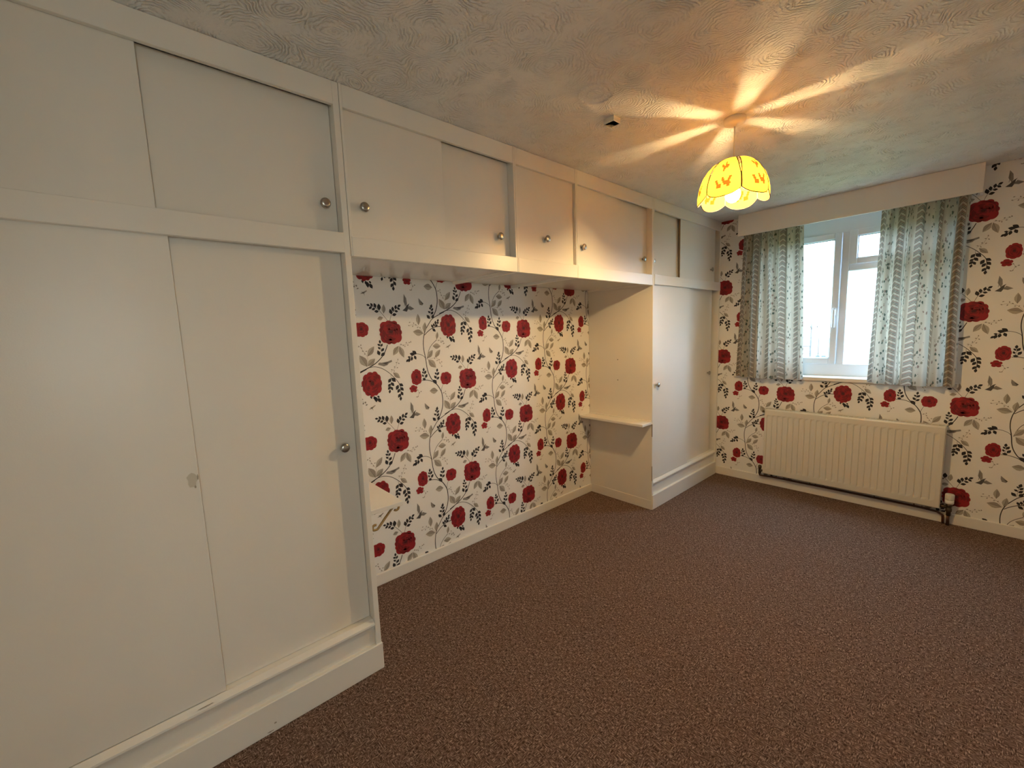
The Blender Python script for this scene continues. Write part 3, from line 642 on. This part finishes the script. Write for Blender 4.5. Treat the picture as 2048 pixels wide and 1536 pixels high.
for k in range(NP):
    bm = bmesh.new(); nu, nv = 36, 32
    G = [[bm.verts.new(petal_point(k, -1+2*i/nu, j/nv)) for i in range(nu+1)] for j in range(nv+1)]
    for j in range(nv):
        for i in range(nu):
            f = bm.faces.new((G[j][i], G[j][i+1], G[j+1][i+1], G[j+1][i])); f.smooth = True
            s = -1+2*(i+.5)/nu; q = (j+.5)/nv
            for cx, cy, an in leaves2d:
                dx, dy = (s-cx), (q-cy)*1.9; p1 = dx*math.cos(an)+dy*math.sin(an); p2 = -dx*math.sin(an)+dy*math.cos(an)
                if (p1/0.15)**2+(p2/0.07)**2 < 1: f.material_index = 1
    pe = obj('shade_petal', bm, ['shade', 'shadeprint'], t)
    bm = bmesh.new()
    rim = [petal_point(k, -1, 0.02+0.98*i/14) for i in range(15)]+[petal_point(k, -1+2*i/14, 1.0) for i in range(1, 14)]+[petal_point(k, 1, 1-0.98*i/14) for i in range(15)]
    tube(bm, rim, 0.0021, 6); obj('piping', bm, 'shadetrim', pe)
bm = bmesh.new(); tube(bm, [(LX+0.0425*math.cos(a*math.pi/16), LY+0.0425*math.sin(a*math.pi/16), 2.2135) for a in range(32)], 0.0017, 6, closed=True)
for a in range(3): tube(bm, [(LX+0.017*math.cos(2.1*a), LY+0.017*math.sin(2.1*a), 2.178), (LX+0.042*math.cos(2.1*a), LY+0.042*math.sin(2.1*a), 2.2135)], 0.0015, 6)
lathe(bm, [(0.0065, 2.2125), (0.0415, 2.2105), (0.0415, 2.2085), (0.0065, 2.2105)], (LX, LY, 0), 'Z', 28)
obj('shade_carrier', bm, 'shadetrim', t)

# old plaster ring left on the ceiling
bm = bmesh.new(); PX, PY = (0.558, 1.563)
for rad, th in ((0.072, 0.007), (0.034, 0.005)):
    tube(bm, [(PX+rad*math.cos(k*math.pi/18)*(1+0.03*math.sin(3*k*math.pi/18)), PY+rad*math.sin(k*math.pi/18), H+0.0015) for k in range(36)], th, 8, closed=True)
o = obj('plaster_ring', bm, 'ceil', ce)

# ------------------------------------------------------------------ broken ceiling box
t = thing('ceiling_switch_box', 'small broken white plastic box on the ceiling', 'ceiling box', (0.482, 1.785, H))
bm = bmesh.new(); bx0, bx1, by0, by1 = 0.455, 0.509, 1.758, 1.812
for b in ((bx0, bx0+.004, by0, by1), (bx1-.004, bx1, by0, by1), (bx0+.004, bx1-.004, by0, by0+.004), (bx0+.004, bx1-.004, by1-.004, by1)):
    box(bm, *b, H-0.024, H-0.0005, bev=0.0008)
hs = obj('housing', bm, 'plasticw', t)
bm = bmesh.new()
vs = [bm.verts.new(p) for p in ((bx0+.004, by0+.004, H-.0235), (bx1-.004, by0+.004, H-.0235), (bx1-.004, by1-.004, H-.0235), (bx0+.026, by1-.004, H-.0235), (bx0+.022, by0+.026, H-.0235), (bx0+.012, by0+.020, H-.0235), (bx0+.004, by0+.014, H-.0235))]
f = bm.faces.new(vs); bmesh.ops.solidify(bm, geom=[f], thickness=0.002); obj('cracked_cover', bm, 'plasticw', t)
boxobj('inner_void', 'dark', hs, bx0+.004, bx1-.004, by0+.004, by1-.004, H-0.006, H-0.001, bev=0)

# ------------------------------------------------------------------ outside the window
GZ = -2.75
bm = bmesh.new(); box(bm, -60, 60, L+0.6, 140, GZ-0.2, GZ); g = obj('ground', bm, 'grass'); struct(g, 'rough grass outside the window')
def pole(label, x, y, top, r):
    t = thing('utility_pole', label, 'pole', (x, y, GZ), 'utility poles outside the window')
    bm = bmesh.new(); lathe(bm, [(r*1.35, GZ), (r, top-0.02), (0.0, top)], (x, y, 0), 'Z', 12); obj('shaft', bm, 'wood', t); return t
t = pole('taller dark utility pole with a crossarm, beyond the window', -5.046, 30, 1.42, 0.042)
boxobj('crossarm', 'wood', t, -5.10, -4.70, 29.90, 29.95, 1.14, 1.18, bev=0.005)
for x in (-5.07, -4.75):
    bm = bmesh.new(); lathe(bm, [(0.02, 1.18), (0.04, 1.21), (0.04, 1.25), (0.02, 1.29), (0.0, 1.29)], (x, 29.925, 0), 'Z', 10); obj('insulator', bm, 'wood', t)
boxobj('lower_arm', 'wood', t, -5.55, -5.05, 29.90, 29.95, 0.06, 0.11, bev=0.005)
pole('shorter thin utility pole standing behind the taller one', -5.50, 34, 0.72, 0.022)
t = thing('house', 'pale distant house with a pitched roof, beyond the poles', 'house', (-7.4, 44, GZ))
bm = bmesh.new(); box(bm, -9.4, -6.55, 42, 47, GZ, -1.05); obj('wall', bm, 'render', t)
bm = bmesh.new(); A = [bm.verts.new(p) for p in ((-9.6, 41.7, -1.05), (-6.4, 41.7, -1.05), (-6.4, 47.3, -1.05), (-9.6, 47.3, -1.05), (-9.6, 44.5, 0.0), (-6.4, 44.5, 0.0))]
for q in ((0, 1, 5, 4), (2, 3, 4, 5), (1, 2, 5), (3, 0, 4), (3, 2, 1, 0)): bm.faces.new([A[i] for i in q])
obj('roof', bm, 'roof', t)
for x in (-8.6, -7.35, -6.95): boxobj('window', 'houseglass', t, x, x+0.28, 41.97, 42.02, -2.0, -1.25, bev=0)
